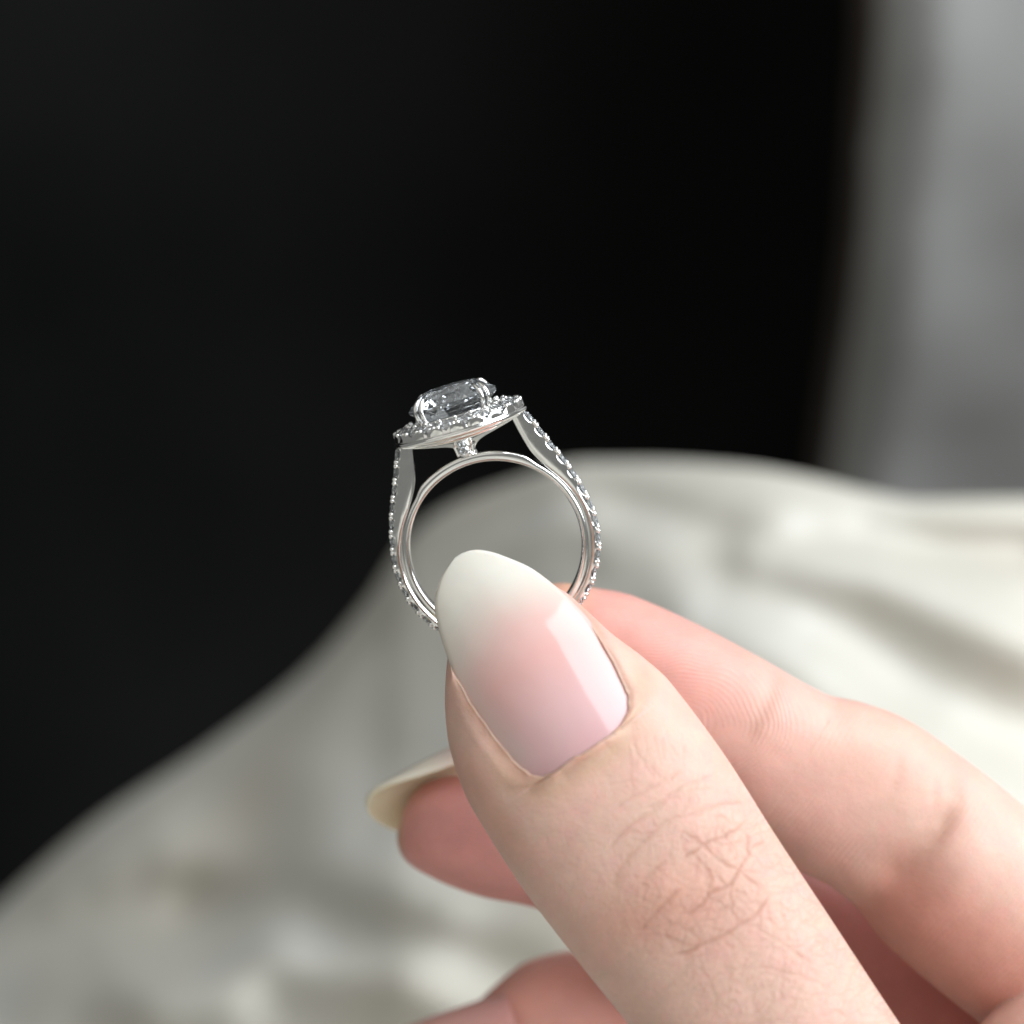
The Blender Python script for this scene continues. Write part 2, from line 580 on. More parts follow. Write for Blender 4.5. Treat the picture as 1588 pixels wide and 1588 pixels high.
def surface_net(h, lo, hi):
    n = 8
    B = n * h
    lo, hi = np.asarray(lo, float), np.asarray(hi, float)
    nb = np.ceil((hi - lo) / B).astype(int)
    gi = np.stack(np.meshgrid(*[np.arange(k) for k in nb], indexing='ij'), -1).reshape(-1, 3)
    cen = lo + (gi + 0.5) * B
    ds = [f(cen) for f in PRIMS]
    keep = np.abs(combine(ds)) < B * 1.3
    gi = gi[keep]; ds = [d[keep] for d in ds]
    off = np.stack(np.meshgrid(*[np.arange(n + 1)] * 3, indexing='ij'), -1).reshape(-1, 3)
    base = gi * n
    pts = lo + (base[:, None, :] + off[None]) * h
    vals = []
    for f, dc in zip(PRIMS, ds):
        m = dc < B * 1.5 + 0.7
        D = np.full(pts.shape[:2], 5.0)
        if m.any():
            D[m] = f(pts[m])
        vals.append(D)
    D = combine(vals).reshape(-1, n + 1, n + 1, n + 1)
    corners = [(i, j, k) for i in (0, 1) for j in (0, 1) for k in (0, 1)]
    cv = np.stack([D[:, i:i + n, j:j + n, k:k + n] for i, j, k in corners], -1)
    act = (cv.min(-1) < 0) & (cv.max(-1) >= 0)
    bidx = np.argwhere(act)
    c = cv[act]
    acc = np.zeros((len(c), 3)); cnt = np.zeros(len(c))
    for a in range(8):
        for b in range(a + 1, 8):
            if sum(x != y for x, y in zip(corners[a], corners[b])) != 1:
                continue
            m = (c[:, a] < 0) != (c[:, b] < 0)
            t = np.where(m, c[:, a] / np.where(m, c[:, a] - c[:, b], 1), 0)
            pa, pb = np.array(corners[a], float), np.array(corners[b], float)
            acc += np.where(m[:, None], pa + t[:, None] * (pb - pa), 0); cnt += m
    cell = base[bidx[:, 0]] + bidx[:, 1:]
    V = lo + (cell + acc / cnt[:, None]) * h
    dims = nb * n + 2

    def cid(cc):
        cc = cc + 1
        return (cc[:, 0] * dims[1] + cc[:, 1]) * dims[2] + cc[:, 2]
    ids = cid(cell); order = np.argsort(ids); sid = ids[order]
    quads = []
    for ax in range(3):
        o1, o2 = [(1, 2), (2, 0), (0, 1)][ax]
        sl0 = [slice(None), slice(0, n), slice(0, n), slice(0, n)]
        sl1 = list(sl0); sl1[ax + 1] = slice(1, n + 1)
        s0 = D[tuple(sl0)] < 0; s1 = D[tuple(sl1)] < 0
        e = np.argwhere(s0 != s1)
        inside = s0[s0 != s1]
        g = base[e[:, 0]] + e[:, 1:]
        q = []
        for da, db in ((-1, -1), (0, -1), (0, 0), (-1, 0)):
            cc = g.copy(); cc[:, o1] += da; cc[:, o2] += db
            k = cid(cc); pos = np.clip(np.searchsorted(sid, k), 0, len(sid) - 1)
            q.append(np.where(sid[pos] == k, order[pos], -1))
        q = np.stack(q, -1)
        q = np.where(inside[:, None], q, q[:, ::-1])
        quads.append(q[(q >= 0).all(1)])
    return V, np.vstack(quads)


def grad(f, p, e=0.004):
    g = np.stack([f(p + np.array([e, 0, 0])) - f(p - np.array([e, 0, 0])), f(p + np.array([0, e, 0])) - f(p - np.array([0, e, 0])),
                  f(p + np.array([0, 0, e])) - f(p - np.array([0, 0, e]))], -1) / (2 * e)
    return g


def project(V, it=2):
    for _ in range(it):
        d = hand_sdf(V); g = grad(hand_sdf, V)
        st = g * (d / np.maximum((g * g).sum(1), 0.05))[:, None]
        ln = np.linalg.norm(st, axis=1)
        V = V - st * np.minimum(1, 0.03 / np.maximum(ln, 1e-9))[:, None]
    return V


def subdivide(V, quads, polys, sel):
    """split the chosen quads in four; neighbours get the mid-points as extra corners"""
    Q = quads[sel]
    E = np.concatenate([np.stack([Q[:, i], Q[:, (i + 1) % 4]], 1) for i in range(4)])
    Es = np.sort(E, 1)
    key = Es[:, 0].astype(np.int64) * (len(V) + 1) + Es[:, 1]
    uk, first, inv = np.unique(key, return_index=True, return_inverse=True)
    mids = (V[Es[first, 0]] + V[Es[first, 1]]) / 2
    nV = len(V); mi = nV + inv
    cen = V[Q].mean(1); ci = nV + len(uk) + np.arange(len(Q))
    m = mi.reshape(4, -1)
    newq = np.concatenate([np.stack([Q[:, i], m[i], ci, m[(i - 1) % 4]], 1) for i in range(4)])
    rest = quads[~sel]
    look = dict(zip(uk.tolist(), (nV + np.arange(len(uk))).tolist()))
    touched = np.zeros(len(V), bool); touched[Q.ravel()] = True
    cand = touched[rest].sum(1) >= 2
    keepq = [rest[~cand]]; newp = []
    plain = []

    def widen(poly):
        out = []
        for i, a in enumerate(poly):
            b = poly[(i + 1) % len(poly)]
            out.append(a)
            k = min(a, b) * (nV + 1) + max(a, b)
            if k in look:
                out.append(look[k])
        return out
    for q in rest[cand].tolist():
        w = widen(q)
        (newp if len(w) > 4 else plain).append(w)
    for p in polys:
        newp.append(widen(p))
    if plain:
        keepq.append(np.array(plain))
    return np.vstack([V, mids, cen]), np.vstack(keepq + [newq]), newp


def poly_dist(pp, pts):
    """distance from pixels pp to a polyline, and how far along it (0..1)"""
    best = np.full(len(pp), 1e9); along = np.zeros(len(pp))
    pts = np.asarray(pts, float)
    L = np.concatenate([[0], np.cumsum(np.linalg.norm(np.diff(pts, axis=0), axis=1))])
    for i in range(len(pts) - 1):
        a, b = pts[i], pts[i + 1]
        d = b - a; l2 = d @ d
        t = np.clip(((pp - a) @ d) / l2, 0, 1)
        q = np.linalg.norm(pp - a - t[:, None] * d, axis=1)
        m = q < best
        best = np.where(m, q, best); along = np.where(m, (L[i] + t * math.sqrt(l2)) / L[-1], along)
    return best, along


# outline of the thumb nail along the thumb axis: t, lo, hi (photo pixels)
NAIL_T = np.array([1110, 1114, 1128, 1155, 1190, 1213, 1267, 1312, 1380, 1434, 1455, 1468, 1474], float)
NAIL_LO = np.array([112, 100, 73, 46, 31, 24, 11, 6, 8, 14, 21, 36, 70], float)
NAIL_HI = np.array([126, 140, 160, 182, 204, 213, 228, 235, 232, 224, 211, 188, 150], float)



def plate_height(T, E):
    """height of the thumb nail plate over the thumb's centre line (cm), t and e in photo pixels"""
    c0 = 119 + 0.04 * (1300 - T)
    u = np.abs(E - c0) / 171.0
    Rn = 0.98
    cross = np.where(u < 0.8, Rn - np.sqrt(np.maximum(Rn * Rn - u * u, 0.3)), 0.414 + (u - 0.8) * 1.4)
    arch = pchip(T, [1110, 1160, 1220, 1270, 1330, 1400, 1474, 1520], [0.11, 0.28, 0.455, 0.575, 0.65, 0.69, 0.70, 0.69])
    return arch - cross + np.interp((T - 1165) / 165.0, thumb.ts, thumb.cv)


hand_root = bpy.data.objects.new('hand', None)
C.objects.link(hand_root)
hand_root['label'] = 'fair hand with long glossy milky pink nails pinching the diamond ring'
hand_root['category'] = 'hand'


def knuckle_lines():
    z = lambda pts: [(940 + x / 4.41, 1230 + y / 4.41) for x, y in pts]
    w = lambda pts: [(800 + x / 2.996, 1130 + y / 2.996) for x, y in pts]
    L = []   # (polyline, half-width px, depth cm, redness)
    A = L.append
    A((z([(430, 1120), (560, 1085), (640, 1045), (780, 990), (880, 925), (1000, 860), (1080, 760), (1150, 660)]), 3.0, .011, .9))
    A((z([(540, 870), (640, 770), (700, 690), (770, 655), (850, 620), (910, 530), (975, 420), (970, 320), (940, 235)]), 3.0, .012, 1.0))
    A((z([(500, 460), (570, 415), (660, 355), (780, 305), (880, 260), (970, 175)]), 2.8, .010, .8))
    A((z([(515, 240), (580, 300), (660, 350), (740, 430), (830, 500), (910, 530), (1000, 600), (1090, 690)]), 2.6, .009, .8))
    A((z([(200, 945), (270, 905), (340, 830), (430, 730), (520, 640)]), 4.2, .006, .7))
    A((z([(230, 670), (270, 600), (330, 530), (420, 450)]), 4.2, .004, .45))
    A((z([(50, 650), (70, 580), (120, 490), (200, 380)]), 4.2, .004, .4))
    A((z([(0, 400), (80, 310), (180, 210), (320, 120), (420, 40), (520, 0)]), 3.4, .007, .4))
    A((z([(130, 480), (220, 370), (330, 260), (450, 160)]), 3.2, .006, .4))
    A((z([(590, 160), (680, 110), (780, 75), (880, 65), (950, 85)]), 2.8, .008, .4))
    A((z([(600, 430), (680, 510), (720, 590), (690, 690)]), 2.6, .008, .7))
    A((z([(850, 620), (860, 720), (865, 860)]), 2.2, .007, .7))
    A((z([(740, 150), (800, 270), (830, 320), (900, 400)]), 2.0, .005, .5))
    A((z([(900, 730), (960, 770), (990, 830)]), 2.2, .006, .5))
    A((z([(1000, 900), (1080, 960), (1150, 990), (1230, 1040), (1300, 1090), (1400, 1150)]), 2.2, .006, .5))
    A((z([(1110, 740), (1120, 850), (1140, 930), (1150, 990)]), 2.0, .005, .5))
    A((z([(1190, 720), (1210, 850), (1240, 950), (1270, 1040)]), 2.0, .005, .4))
    A((z([(1150, 990), (1210, 930), (1270, 860)]), 2.0, .005, .4))
    A((z([(1000, 1170), (1150, 1210), (1290, 1240), (1400, 1280), (1480, 1323)]), 2.6, .006, .4))
    A((z([(870, 1020), (960, 1090), (1060, 1150)]), 2.4, .004, .3))
    A((z([(1090, 320), (1020, 360), (975, 420)]), 2.0, .005, .6))
    A((z([(980, 400), (1050, 470), (1080, 530)]), 1.8, .004, .5))
    A((z([(910, 530), (1000, 535), (1070, 530)]), 2.0, .005, .6))
    A((z([(640, 1045), (520, 1030), (400, 970), (300, 960)]), 3.0, .004, .5))
    A((z([(1150, 660), (1240, 640), (1310, 700)]), 1.8, .003, .3))
    A((z([(760, 860), (840, 800), (900, 730), (960, 690)]), 1.8, .004, .4))
    A((w([(440, 385), (540, 320), (650, 260), (740, 215), (790, 190)]), 2.6, .008, .3))
    A((w([(580, 385), (680, 340), (750, 290), (850, 240), (920, 210)]), 2.6, .008, .3))
    A((w([(640, 480), (740, 420), (830, 395), (900, 360), (990, 345), (1060, 350)]), 2.8, .009, .3))
    for pts in ([(545, 30), (552, 90), (560, 150)], [(600, 30), (602, 80), (600, 125)], [(690, 0), (720, 80), (760, 150)],
                [(760, 10), (775, 80), (790, 150)], [(800, 0), (840, 80), (885, 150)], [(640, 20), (655, 100), (672, 170)]):
        A((w(pts), 1.7, .003, .1))
    for pts, w_, dep, rd in list(L[:4]) + list(L[10:13]):
        pts = np.array(pts, float)
        for k in range(5):
            i = random.randrange(len(pts) - 1)
            p = pts[i] + (pts[i + 1] - pts[i]) * random.random()
            d = pts[i + 1] - pts[i]; d /= np.hypot(*d)
            an = random.choice((1, -1)) * random.uniform(0.6, 1.4); ln = random.uniform(14, 34)
            q = np.array([d[0] * math.cos(an) - d[1] * math.sin(an), d[0] * math.sin(an) + d[1] * math.cos(an)])
            q2 = q + 0.5 * d
            A(([tuple(p), tuple(p + q * ln * .5), tuple(p + q * ln * .5 + q2 * ln * .5)], random.uniform(1.5, 2.2), random.uniform(.003, .006), .5))
    # soft lines running round the thumb below the knuckle
    for k in range(16):
        t0 = 1735 + k * 17 + random.uniform(-6, 6)
        a, b = sorted((random.uniform(-40, 150), random.uniform(120, 285)))
        if b - a < 60:
            b = a + 60
        pts = []
        for q in np.linspace(a, b, 6):
            t = t0 - 0.18 * (q - 110) - 0.0006 * (q - 110) ** 2 + random.uniform(-3, 3)
            e = q
            pts.append((TD[0] * t + TD[1] * e, TD[1] * t - TD[0] * e))
        A((pts, random.uniform(1.7, 2.6), random.uniform(.002, .0045), .25))
    for k in range(34):       # short cross lines
        t0 = random.uniform(1530, 1880); e0 = random.uniform(110, 270)
        an = random.choice((0.9, -0.9, 0.4, -0.5, 1.4)) + random.uniform(-.2, .2); ln = random.uniform(18, 45)
        pts = [(TD[0] * (t0 + math.sin(an) * q) + TD[1] * (e0 + math.cos(an) * q),
                TD[1] * (t0 + math.sin(an) * q) - TD[0] * (e0 + math.cos(an) * q)) for q in (-ln, 0, ln)]
        A((pts, 1.6, .0025, .25))
    return L


def blob(pp, c, r):
    return np.exp(-(((pp - np.array(c)) / np.array(r)) ** 2).sum(1))


def make_hand():
    V, quads = surface_net(0.042, (-2.2, -3.2, -16), (15.5, 6.2, 0.4))
    V = project(V, 2)
    polys = []
    for level in (0, 1):
        cen = V[quads].mean(1)
        nn = np.cross(V[quads[:, 2]] - V[quads[:, 0]], V[quads[:, 3]] - V[quads[:, 1]])
        nn /= np.maximum(np.linalg.norm(nn, axis=1), 1e-12)[:, None]
        view = np.array([0, -DIST, 0]) - cen
        view /= np.linalg.norm(view, axis=1)[:, None]
        facing = (nn * view).sum(1) > -0.15
        pp = to_px(cen)
        inframe = (pp[:, 0] < 1640) & (pp[:, 1] < 1640) & (pp[:, 0] > 560)
        sel = facing & inframe
        if level == 1:
            sel &= (cen[:, 1] < 0.0) & (np.abs(thumb.sdf(cen)) < 0.03)
        V, quads, polys = subdivide(V, quads, polys, sel)
        V = project(V, 1)
    print('hand verts', len(V), 'quads', len(quads), 'ngons', len(polys))
    g = grad(hand_sdf, V)
    nv = g / np.maximum(np.linalg.norm(g, axis=1), 1e-9)[:, None]
    pp = to_px(V)
    dist = np.stack([np.abs(f.sdf(V)) for f in FINGERS], 1)
    who = np.argmin(dist, 1)
    on_palm = (dist.min(1) > 0.1) | (np.abs(heel(V)) < dist.min(1))
    view = np.array([0, -DIST, 0]) - V
    view /= np.linalg.norm(view, axis=1)[:, None]
    face = (nv * view).sum(1)
    fr = smooth01((face + 0.05) / 0.3)
    disp = np.zeros(len(V)); red = np.zeros(len(V))

    is_th = (who == 0) & ~on_palm
    tt = pp @ TD; ee = pp @ np.array([TD[1], -TD[0]])
    # --- thumb creases
    ti = np.where(is_th & (face > 0) & (pp[:, 0] < 1620))[0]
    pt = pp[ti]
    wob = np.array([[noise.noise(Vector((x / 14.0, y / 14.0, 0.5))), noise.noise(Vector((x / 14.0, y / 14.0, 7.5)))] for x, y in pt])
    ptw = pt + wob * 3.0
    dd = np.zeros(len(ti)); rr = np.zeros(len(ti))
    for pts, w, dep, rd in knuckle_lines():
        lo = np.min(pts, 0) - 26; hi = np.max(pts, 0) + 26
        m = ((pt > lo) & (pt < hi)).all(1)
        if not m.any():
            continue
        d, al = poly_dist(ptw[m], pts)
        taper = smooth01(np.minimum(al, 1 - al) / 0.14) * 0.8 + 0.2
        lw = 0.85 * w * (0.5 + 0.5 * taper)
        prof = np.exp(-(d / lw) ** 2)
        dd[m] = np.minimum(dd[m], -0.95 * dep * (0.45 * prof + 0.55 * np.exp(-(d / (2.4 * lw)) ** 2)) * taper)
        dd[m] += 0.25 * dep * np.exp(-((d - 5.5 * lw) / (2.5 * lw)) ** 2) * taper
        rr[m] = np.maximum(rr[m], 1.25 * rd * (0.55 + 0.55 * noise_field(pt[m] + 400, 18)) * taper * (0.75 * prof + 0.30 * np.exp(-(d / (3.6 * lw)) ** 2)))
    # --- fine net of skin lines over and below the knuckle
    def cells(q):
        i = np.floor(q).astype(int); best = np.full((len(q), 2), 1e9)
        for a in (-1, 0, 1):
            for b in (-1, 0, 1):
                c = i + np.array([a, b])
                h1 = _tab[c[:, 0] % 64, c[:, 1] % 64]; h2 = _tab[(c[:, 0] + 17) % 64, (c[:, 1] + 41) % 64]
                d = np.hypot(q[:, 0] - c[:, 0] - h1, q[:, 1] - c[:, 1] - h2)
                best[:, 1] = np.minimum(best[:, 1], np.maximum(best[:, 0], d)); best[:, 0] = np.minimum(best[:, 0], d)
        return best[:, 1] - best[:, 0]
    tq, eq = tt[ti] + wob[:, 0] * 6, ee[ti] + wob[:, 1] * 6
    zone = np.clip(blob(pt, (1120, 1400), (110, 110)) + smooth01((tq - 1640) / 120) * smooth01((eq - 20) / 120)
                   + 0.3 * smooth01((tq - 1480) / 60), 0, 1)
    for sc_t, sc_e, dep, rd in ((24, 34, .0055, .48), (14, 20, .0036, .46), (8, 12, .0020, .24)):
        f = cells(np.stack([(tq + 0.25 * eq) / sc_t, (eq - 0.3 * tq) / sc_e], 1))
        ln = np.exp(-(f / 0.11) ** 2) * zone * (0.3 + 0.7 * noise_field(pt + 37 * sc_t, 32))
        dd -= dep * ln; rr = np.maximum(rr, rd * ln)
    disp[ti] += dd; red[ti] += rr
    # --- knuckle swellings
    disp += np.where(is_th, 0.02 * blob(pp, (1030, 1375), (45, 45)) + 0.02 * blob(pp, (1090, 1420), (70, 50)), 0) * fr
    # --- nail bed: skin sinks under the plate and swells round it
    lo = np.interp(tt, NAIL_T, NAIL_LO); hi = np.interp(tt, NAIL_T, NAIL_HI)
    ins = np.minimum(np.minimum(ee - lo, hi - ee), 1474 - tt)     # >0 inside the nail outline
    ins = ins + (noise_field(pp + 90, 9) - 0.5) * 3.0 * (0.15 + 0.85 * smooth01((tt - 1400) / 50)) + (noise_field(pp + 50, 24) - 0.5) * 4.0 * (0.25 + 0.75 * smooth01((tt - 1400) / 50))
    ins = np.where(tt > 1474, -np.hypot(tt - 1474, np.maximum(0, np.maximum(60 - ee, ee - 150)) * 0.6), ins)
    side = smooth01((tt - 1230) / 60)
    vloc = (V - thumb.A) @ thumb.v
    i2 = ins - 6.5 * side
    delta = np.where(i2 > -4, -0.085 * smooth01((i2 + 4) / 6) + 0.03 * (1 - smooth01((i2 + 4) / 6)), 0.03 * np.exp(-((i2 + 4) / 16) ** 2))
    near_w = (1 - smooth01((-ins - 2) / 30)) * fr * smooth01((tt - 1150) / 60)
    nail_dv = np.where(is_th, near_w * (plate_height(np.minimum(tt, 1476), np.clip(ee, lo, hi)) + delta - vloc), 0)
    nail_dv = np.clip(nail_dv, -0.35, 0.10)
    red += np.where(is_th, 0.75 * np.exp(-((ins + 2) / 7.5) ** 2) * side * (0.3 + 0.7 * noise_field(pp, 22)), 0) * fr
    # --- index: creases at the joints
    ii = (who == 1) & ~on_palm
    it = pp @ ID; ie = pp @ np.array([-ID[1], ID[0]])
    def icrease(pts, w, dep, rd):
        d, al = poly_dist(pp, pts)
        tp = smooth01(np.minimum(al, 1 - al) / 0.25) * .8 + .2
        disp[ii] += (-dep * np.exp(-(d / w) ** 2) * tp * fr)[ii]
        red[ii] += (rd * np.exp(-(d / (1.3 * w)) ** 2) * tp)[ii]
    icrease([(1484, 1180), (1478, 1240), (1460, 1290), (1440, 1318)], 9, .010, .3)
    icrease([(1478, 1235), (1458, 1290), (1438, 1320), (1405, 1350), (1355, 1370)], 18, .026, .38)
    icrease([(1452, 1190), (1448, 1250), (1425, 1290)], 10, .010, .10)
    icrease([(1490, 1200), (1488, 1250), (1470, 1290)], 9, .008, .10)
    icrease([(1203, 1040), (1196, 1075), (1180, 1110), (1150, 1160)], 12, .014, .3)
    icrease([(1395, 1160), (1392, 1200), (1380, 1235)], 9, .006, .08)
    disp[ii] += ((-0.02 * blob(pp, (1385, 1335), (38, 30)) + 0.03 * blob(pp, (1330, 1372), (30, 26)) + 0.05 * blob(pp, (1480, 1340), (60, 70))) * fr)[ii]
    # --- middle of the skin: very slight unevenness
    disp += 0.006 * (noise_field(pp, 60) - 0.5) * fr
    V2 = V + nv * disp[:, None] + nail_dv[:, None] * thumb.v

    # --- tone
    base = np.array([0.73, 0.48, 0.395])
    tone = np.tile(base, (len(V), 1))

    def mixc(c, f):
        f = np.clip(f, 0, 1)[:, None]
        tone[:] = tone * (1 - f) + np.array(c) * f
    mott = noise_field(pp, 55)
    mixc((0.72, 0.42, 0.345), 0.55 * mott)
    mixc((0.66, 0.46, 0.36), 0.5 * noise_field(pp + 700, 26))
    mixc((0.74, 0.42, 0.37), 0.35 * smooth01((noise_field(pp + 1400, 16) - 0.55) / 0.3))
    th = is_th.astype(float)
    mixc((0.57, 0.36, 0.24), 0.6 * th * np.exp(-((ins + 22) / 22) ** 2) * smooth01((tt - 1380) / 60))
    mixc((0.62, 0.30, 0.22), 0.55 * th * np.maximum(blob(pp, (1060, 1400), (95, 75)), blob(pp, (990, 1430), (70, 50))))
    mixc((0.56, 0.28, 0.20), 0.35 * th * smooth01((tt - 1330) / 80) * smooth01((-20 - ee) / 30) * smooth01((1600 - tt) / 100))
    ix = ii.astype(float)
    mixc((0.74, 0.30, 0.25), 0.8 * ix * smooth01((1640 - it) / 230) * smooth01((it - 1240) / 50))
    mixc((0.66, 0.34, 0.17), 0.7 * ix * smooth01((1300 - it) / 60))
    mixc((0.58, 0.27, 0.21), 0.55 * ix * np.exp(-((it - 1625) / 40) ** 2) * smooth01((ie - 330) / 60))
    mixc((0.58, 0.25, 0.19), 0.75 * ix * smooth01((it - 1830) / 90) * smooth01((ie - 280) / 120))  # shade on the index's lower side painted in, plus some redness
    mixc((0.66, 0.47, 0.34), 0.5 * ix * np.exp(-((it - 1760) / 90) ** 2) * smooth01((330 - ie) / 60))
    mixc((0.74, 0.40, 0.34), 0.4 * ix * smooth01((1900 - it) / 120))
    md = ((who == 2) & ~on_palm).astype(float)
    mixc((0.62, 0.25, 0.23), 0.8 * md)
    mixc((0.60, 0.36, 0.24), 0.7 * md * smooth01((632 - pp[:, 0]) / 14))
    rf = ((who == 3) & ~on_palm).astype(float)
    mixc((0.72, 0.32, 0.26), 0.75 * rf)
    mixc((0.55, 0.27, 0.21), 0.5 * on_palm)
    mixc((0.46, 0.225, 0.15), 0.72 * np.clip(red, 0, 1))

    # --- finger-print ridges
    mid_lo = 335
    phase = np.zeros(len(V)); mask = np.zeros(len(V))
    rel = pp - np.array([1010, 1130])
    R1 = np.hypot(rel[:, 0] * 0.75 + rel[:, 1] * 0.25, rel[:, 1] * 1.15) + 30 * noise_field(pp, 105) + 9 * noise_field(pp + 300, 34)
    phase[ii] = (R1 * 2 * math.pi / 6.6)[ii]
    mask[ii] = ((0.35 + 0.65 * noise_field(pp + 200, 15)) * smooth01((1720 - it) / 120) * (0.15 + 0.45 * noise_field(pp, 60)) * fr)[ii]
    l2 = (it * 0.985 + 0.12 * ie + 22 * noise_field(pp, 110)) * 2 * math.pi / 8.5
    far = ii & (it > 1690)
    phase[far] = l2[far]; mask[far] = (0.22 * noise_field(pp, 60) * fr)[far]
    m3 = who == 2
    R3 = np.hypot((pp[:, 0] - 720) * 1.0, (pp[:, 1] - 1340) * 1.2) + 5 * noise_field(pp, 60)
    phase[m3] = (R3 * 2 * math.pi / 6.5)[m3]; mask[m3] = 0.35
    m4 = who == 3
    phase[m4] = (pp[m4] @ np.array([0.4, 0.9])) * 2 * math.pi / 7; mask[m4] = 0.2
    wr = np.full(len(V), 0.35)
    wr[ii] = 0.15
    wr += np.where(is_th, 0.65 * smooth01((tt - 1540) / 80), 0)

    me = bpy.data.meshes.new('palm_and_fingers')
    faces = [tuple(q) for q in quads.tolist()] + [tuple(p) for p in polys]
    me.from_pydata((V2 * CM).tolist(), [], faces)
    me.polygons.foreach_set('use_smooth', [True] * len(me.polygons))
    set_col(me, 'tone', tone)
    set_attr(me, 'ridge_phase', phase); set_attr(me, 'ridge_mask', mask); set_attr(me, 'wrinkle', wr)
    me.update()
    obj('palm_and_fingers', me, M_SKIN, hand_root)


_tab = rng.random((64, 64))


def noise_field(pp, s):
    """smooth value noise 0..1 on pixel coordinates"""
    x = pp[:, 0] / s; y = pp[:, 1] / s
    i = np.floor(x).astype(int); j = np.floor(y).astype(int)
    fx = smooth01(x - i); fy = smooth01(y - j)
    g = lambda a, b: _tab[a % 64, b % 64]
    return (g(i, j) * (1 - fx) * (1 - fy) + g(i + 1, j) * fx * (1 - fy) + g(i, j + 1) * (1 - fx) * fy + g(i + 1, j + 1) * fx * fy)


make_hand()


# ------------------------------------------------------------------ nails
def shell_nail(name, top, low, tone, label=None, under=None):
    """closed plate from two grids (rows along, columns across)"""
    nr, nc = top.shape[:2]
    K = nr * nc
    V = np.vstack([top.reshape(-1, 3), low.reshape(-1, 3)])
    f = grid_faces(nr, nc)
    f2 = [tuple(i + K for i in q[::-1]) for q in f]
    e = []
    for i in range(nr - 1):
        a, b = i * nc, (i + 1) * nc
        e.append((a, b, b + K, a + K)); a += nc - 1; b += nc - 1
        e.append((b, a, a + K, b + K))
    for j in range(nc - 1):
        e.append((j + 1, j, j + K, j + 1 + K)); a = (nr - 1) * nc + j
        e.append((a, a + 1, a + 1 + K, a + K))
    me = mesh_from(name, V, f + f2 + e)
    bm = bmesh.new(); bm.from_mesh(me)
    bmesh.ops.recalc_face_normals(bm, faces=bm.faces[:])
    bm.to_mesh(me); bm.free()
    set_col(me, 'tone', np.vstack([tone.reshape(-1, 3), (tone if under is None else tone * 0 + np.array(under)).reshape(-1, 3)]))
    o = obj(name, me, M_NAIL, hand_root)
    if label:
        o['label'] = label
    return o


def lerp3(stops, x):
    xs = [s[0] for s in stops]
    return np.stack([np.interp(x, xs, [s[1][k] for s in stops]) for k in range(3)], -1)


def make_thumbnail():
    nr, nc = 110, 64
    th = np.linspace(0, 1, nr)
    # denser rows at both ends
    ts = 1110.4 + (1473.6 - 1110.4) * (0.5 - 0.5 * np.cos(math.pi * th)) 
    lo = pchip(ts, NAIL_T, NAIL_LO); hi = pchip(ts, NAIL_T, NAIL_HI)
    qs = np.sin(np.linspace(-1, 1, nc) * math.pi / 2)
    mid, hw = (lo + hi) / 2, (hi - lo) / 2
    E = mid[:, None] + hw[:, None] * qs[None]
    T = np.repeat(ts[:, None], nc, 1)
    PX = TD[0] * T + TD[1] * E; PY = TD[1] * T - TD[0] * E
    Vt = plate_height(T, E)

    def rays(Vw):
        d = PV(PX, PY, 0.0) - np.array([0, -DIST, 0])
        o = np.array([0, -DIST, 0]) - thumb.A
        k = (Vw - o @ thumb.v) / (d @ thumb.v)
        return np.array([0, -DIST, 0]) + k[..., None] * d
    edge = np.minimum(np.minimum(E - lo[:, None], hi[:, None] - E), np.minimum(T - 1108, 1476 - T))
    rim = np.clip(edge / 7.0, 0, 1)
    round_ = np.sqrt(np.maximum(1 - (1 - rim) ** 2, 0))
    thick = 0.075
    top = rays(Vt - thick * 0.5 * (1 - round_))
    low = rays(Vt - thick * 0.5 - thick * 0.5 * round_)
    along = T - 1110 - 0.25 * np.abs(E - 125) * 1.2
    along = along + 14 * (noise_field(np.stack([PX.ravel(), PY.ravel()], -1), 60).reshape(T.shape) - 0.5)
    tone = lerp3([(0, (0.76, 0.735, 0.66)), (55, (0.76, 0.715, 0.64)), (95, (0.73, 0.61, 0.54)), (140, (0.73, 0.48, 0.44)), (190, (0.72, 0.42, 0.39)),
                  (260, (0.68, 0.43, 0.42)), (310, (0.66, 0.42, 0.42)), (365, (0.63, 0.375, 0.38))], along)
    side = smooth01((np.abs((E - mid[:, None]) / np.maximum(hw[:, None], 1)) - 0.55) / 0.4)[..., None] * smooth01((330 - along) / 60)[..., None]
    side = side * np.where(E < mid[:, None], 0.4, 0.15)[..., None]
    tone = tone * (1 - side) + np.array([0.66, 0.61, 0.54]) * side
    shell_nail('thumbnail', top, low, tone, 'long almond thumbnail fading from milky tip to pink')


make_thumbnail()


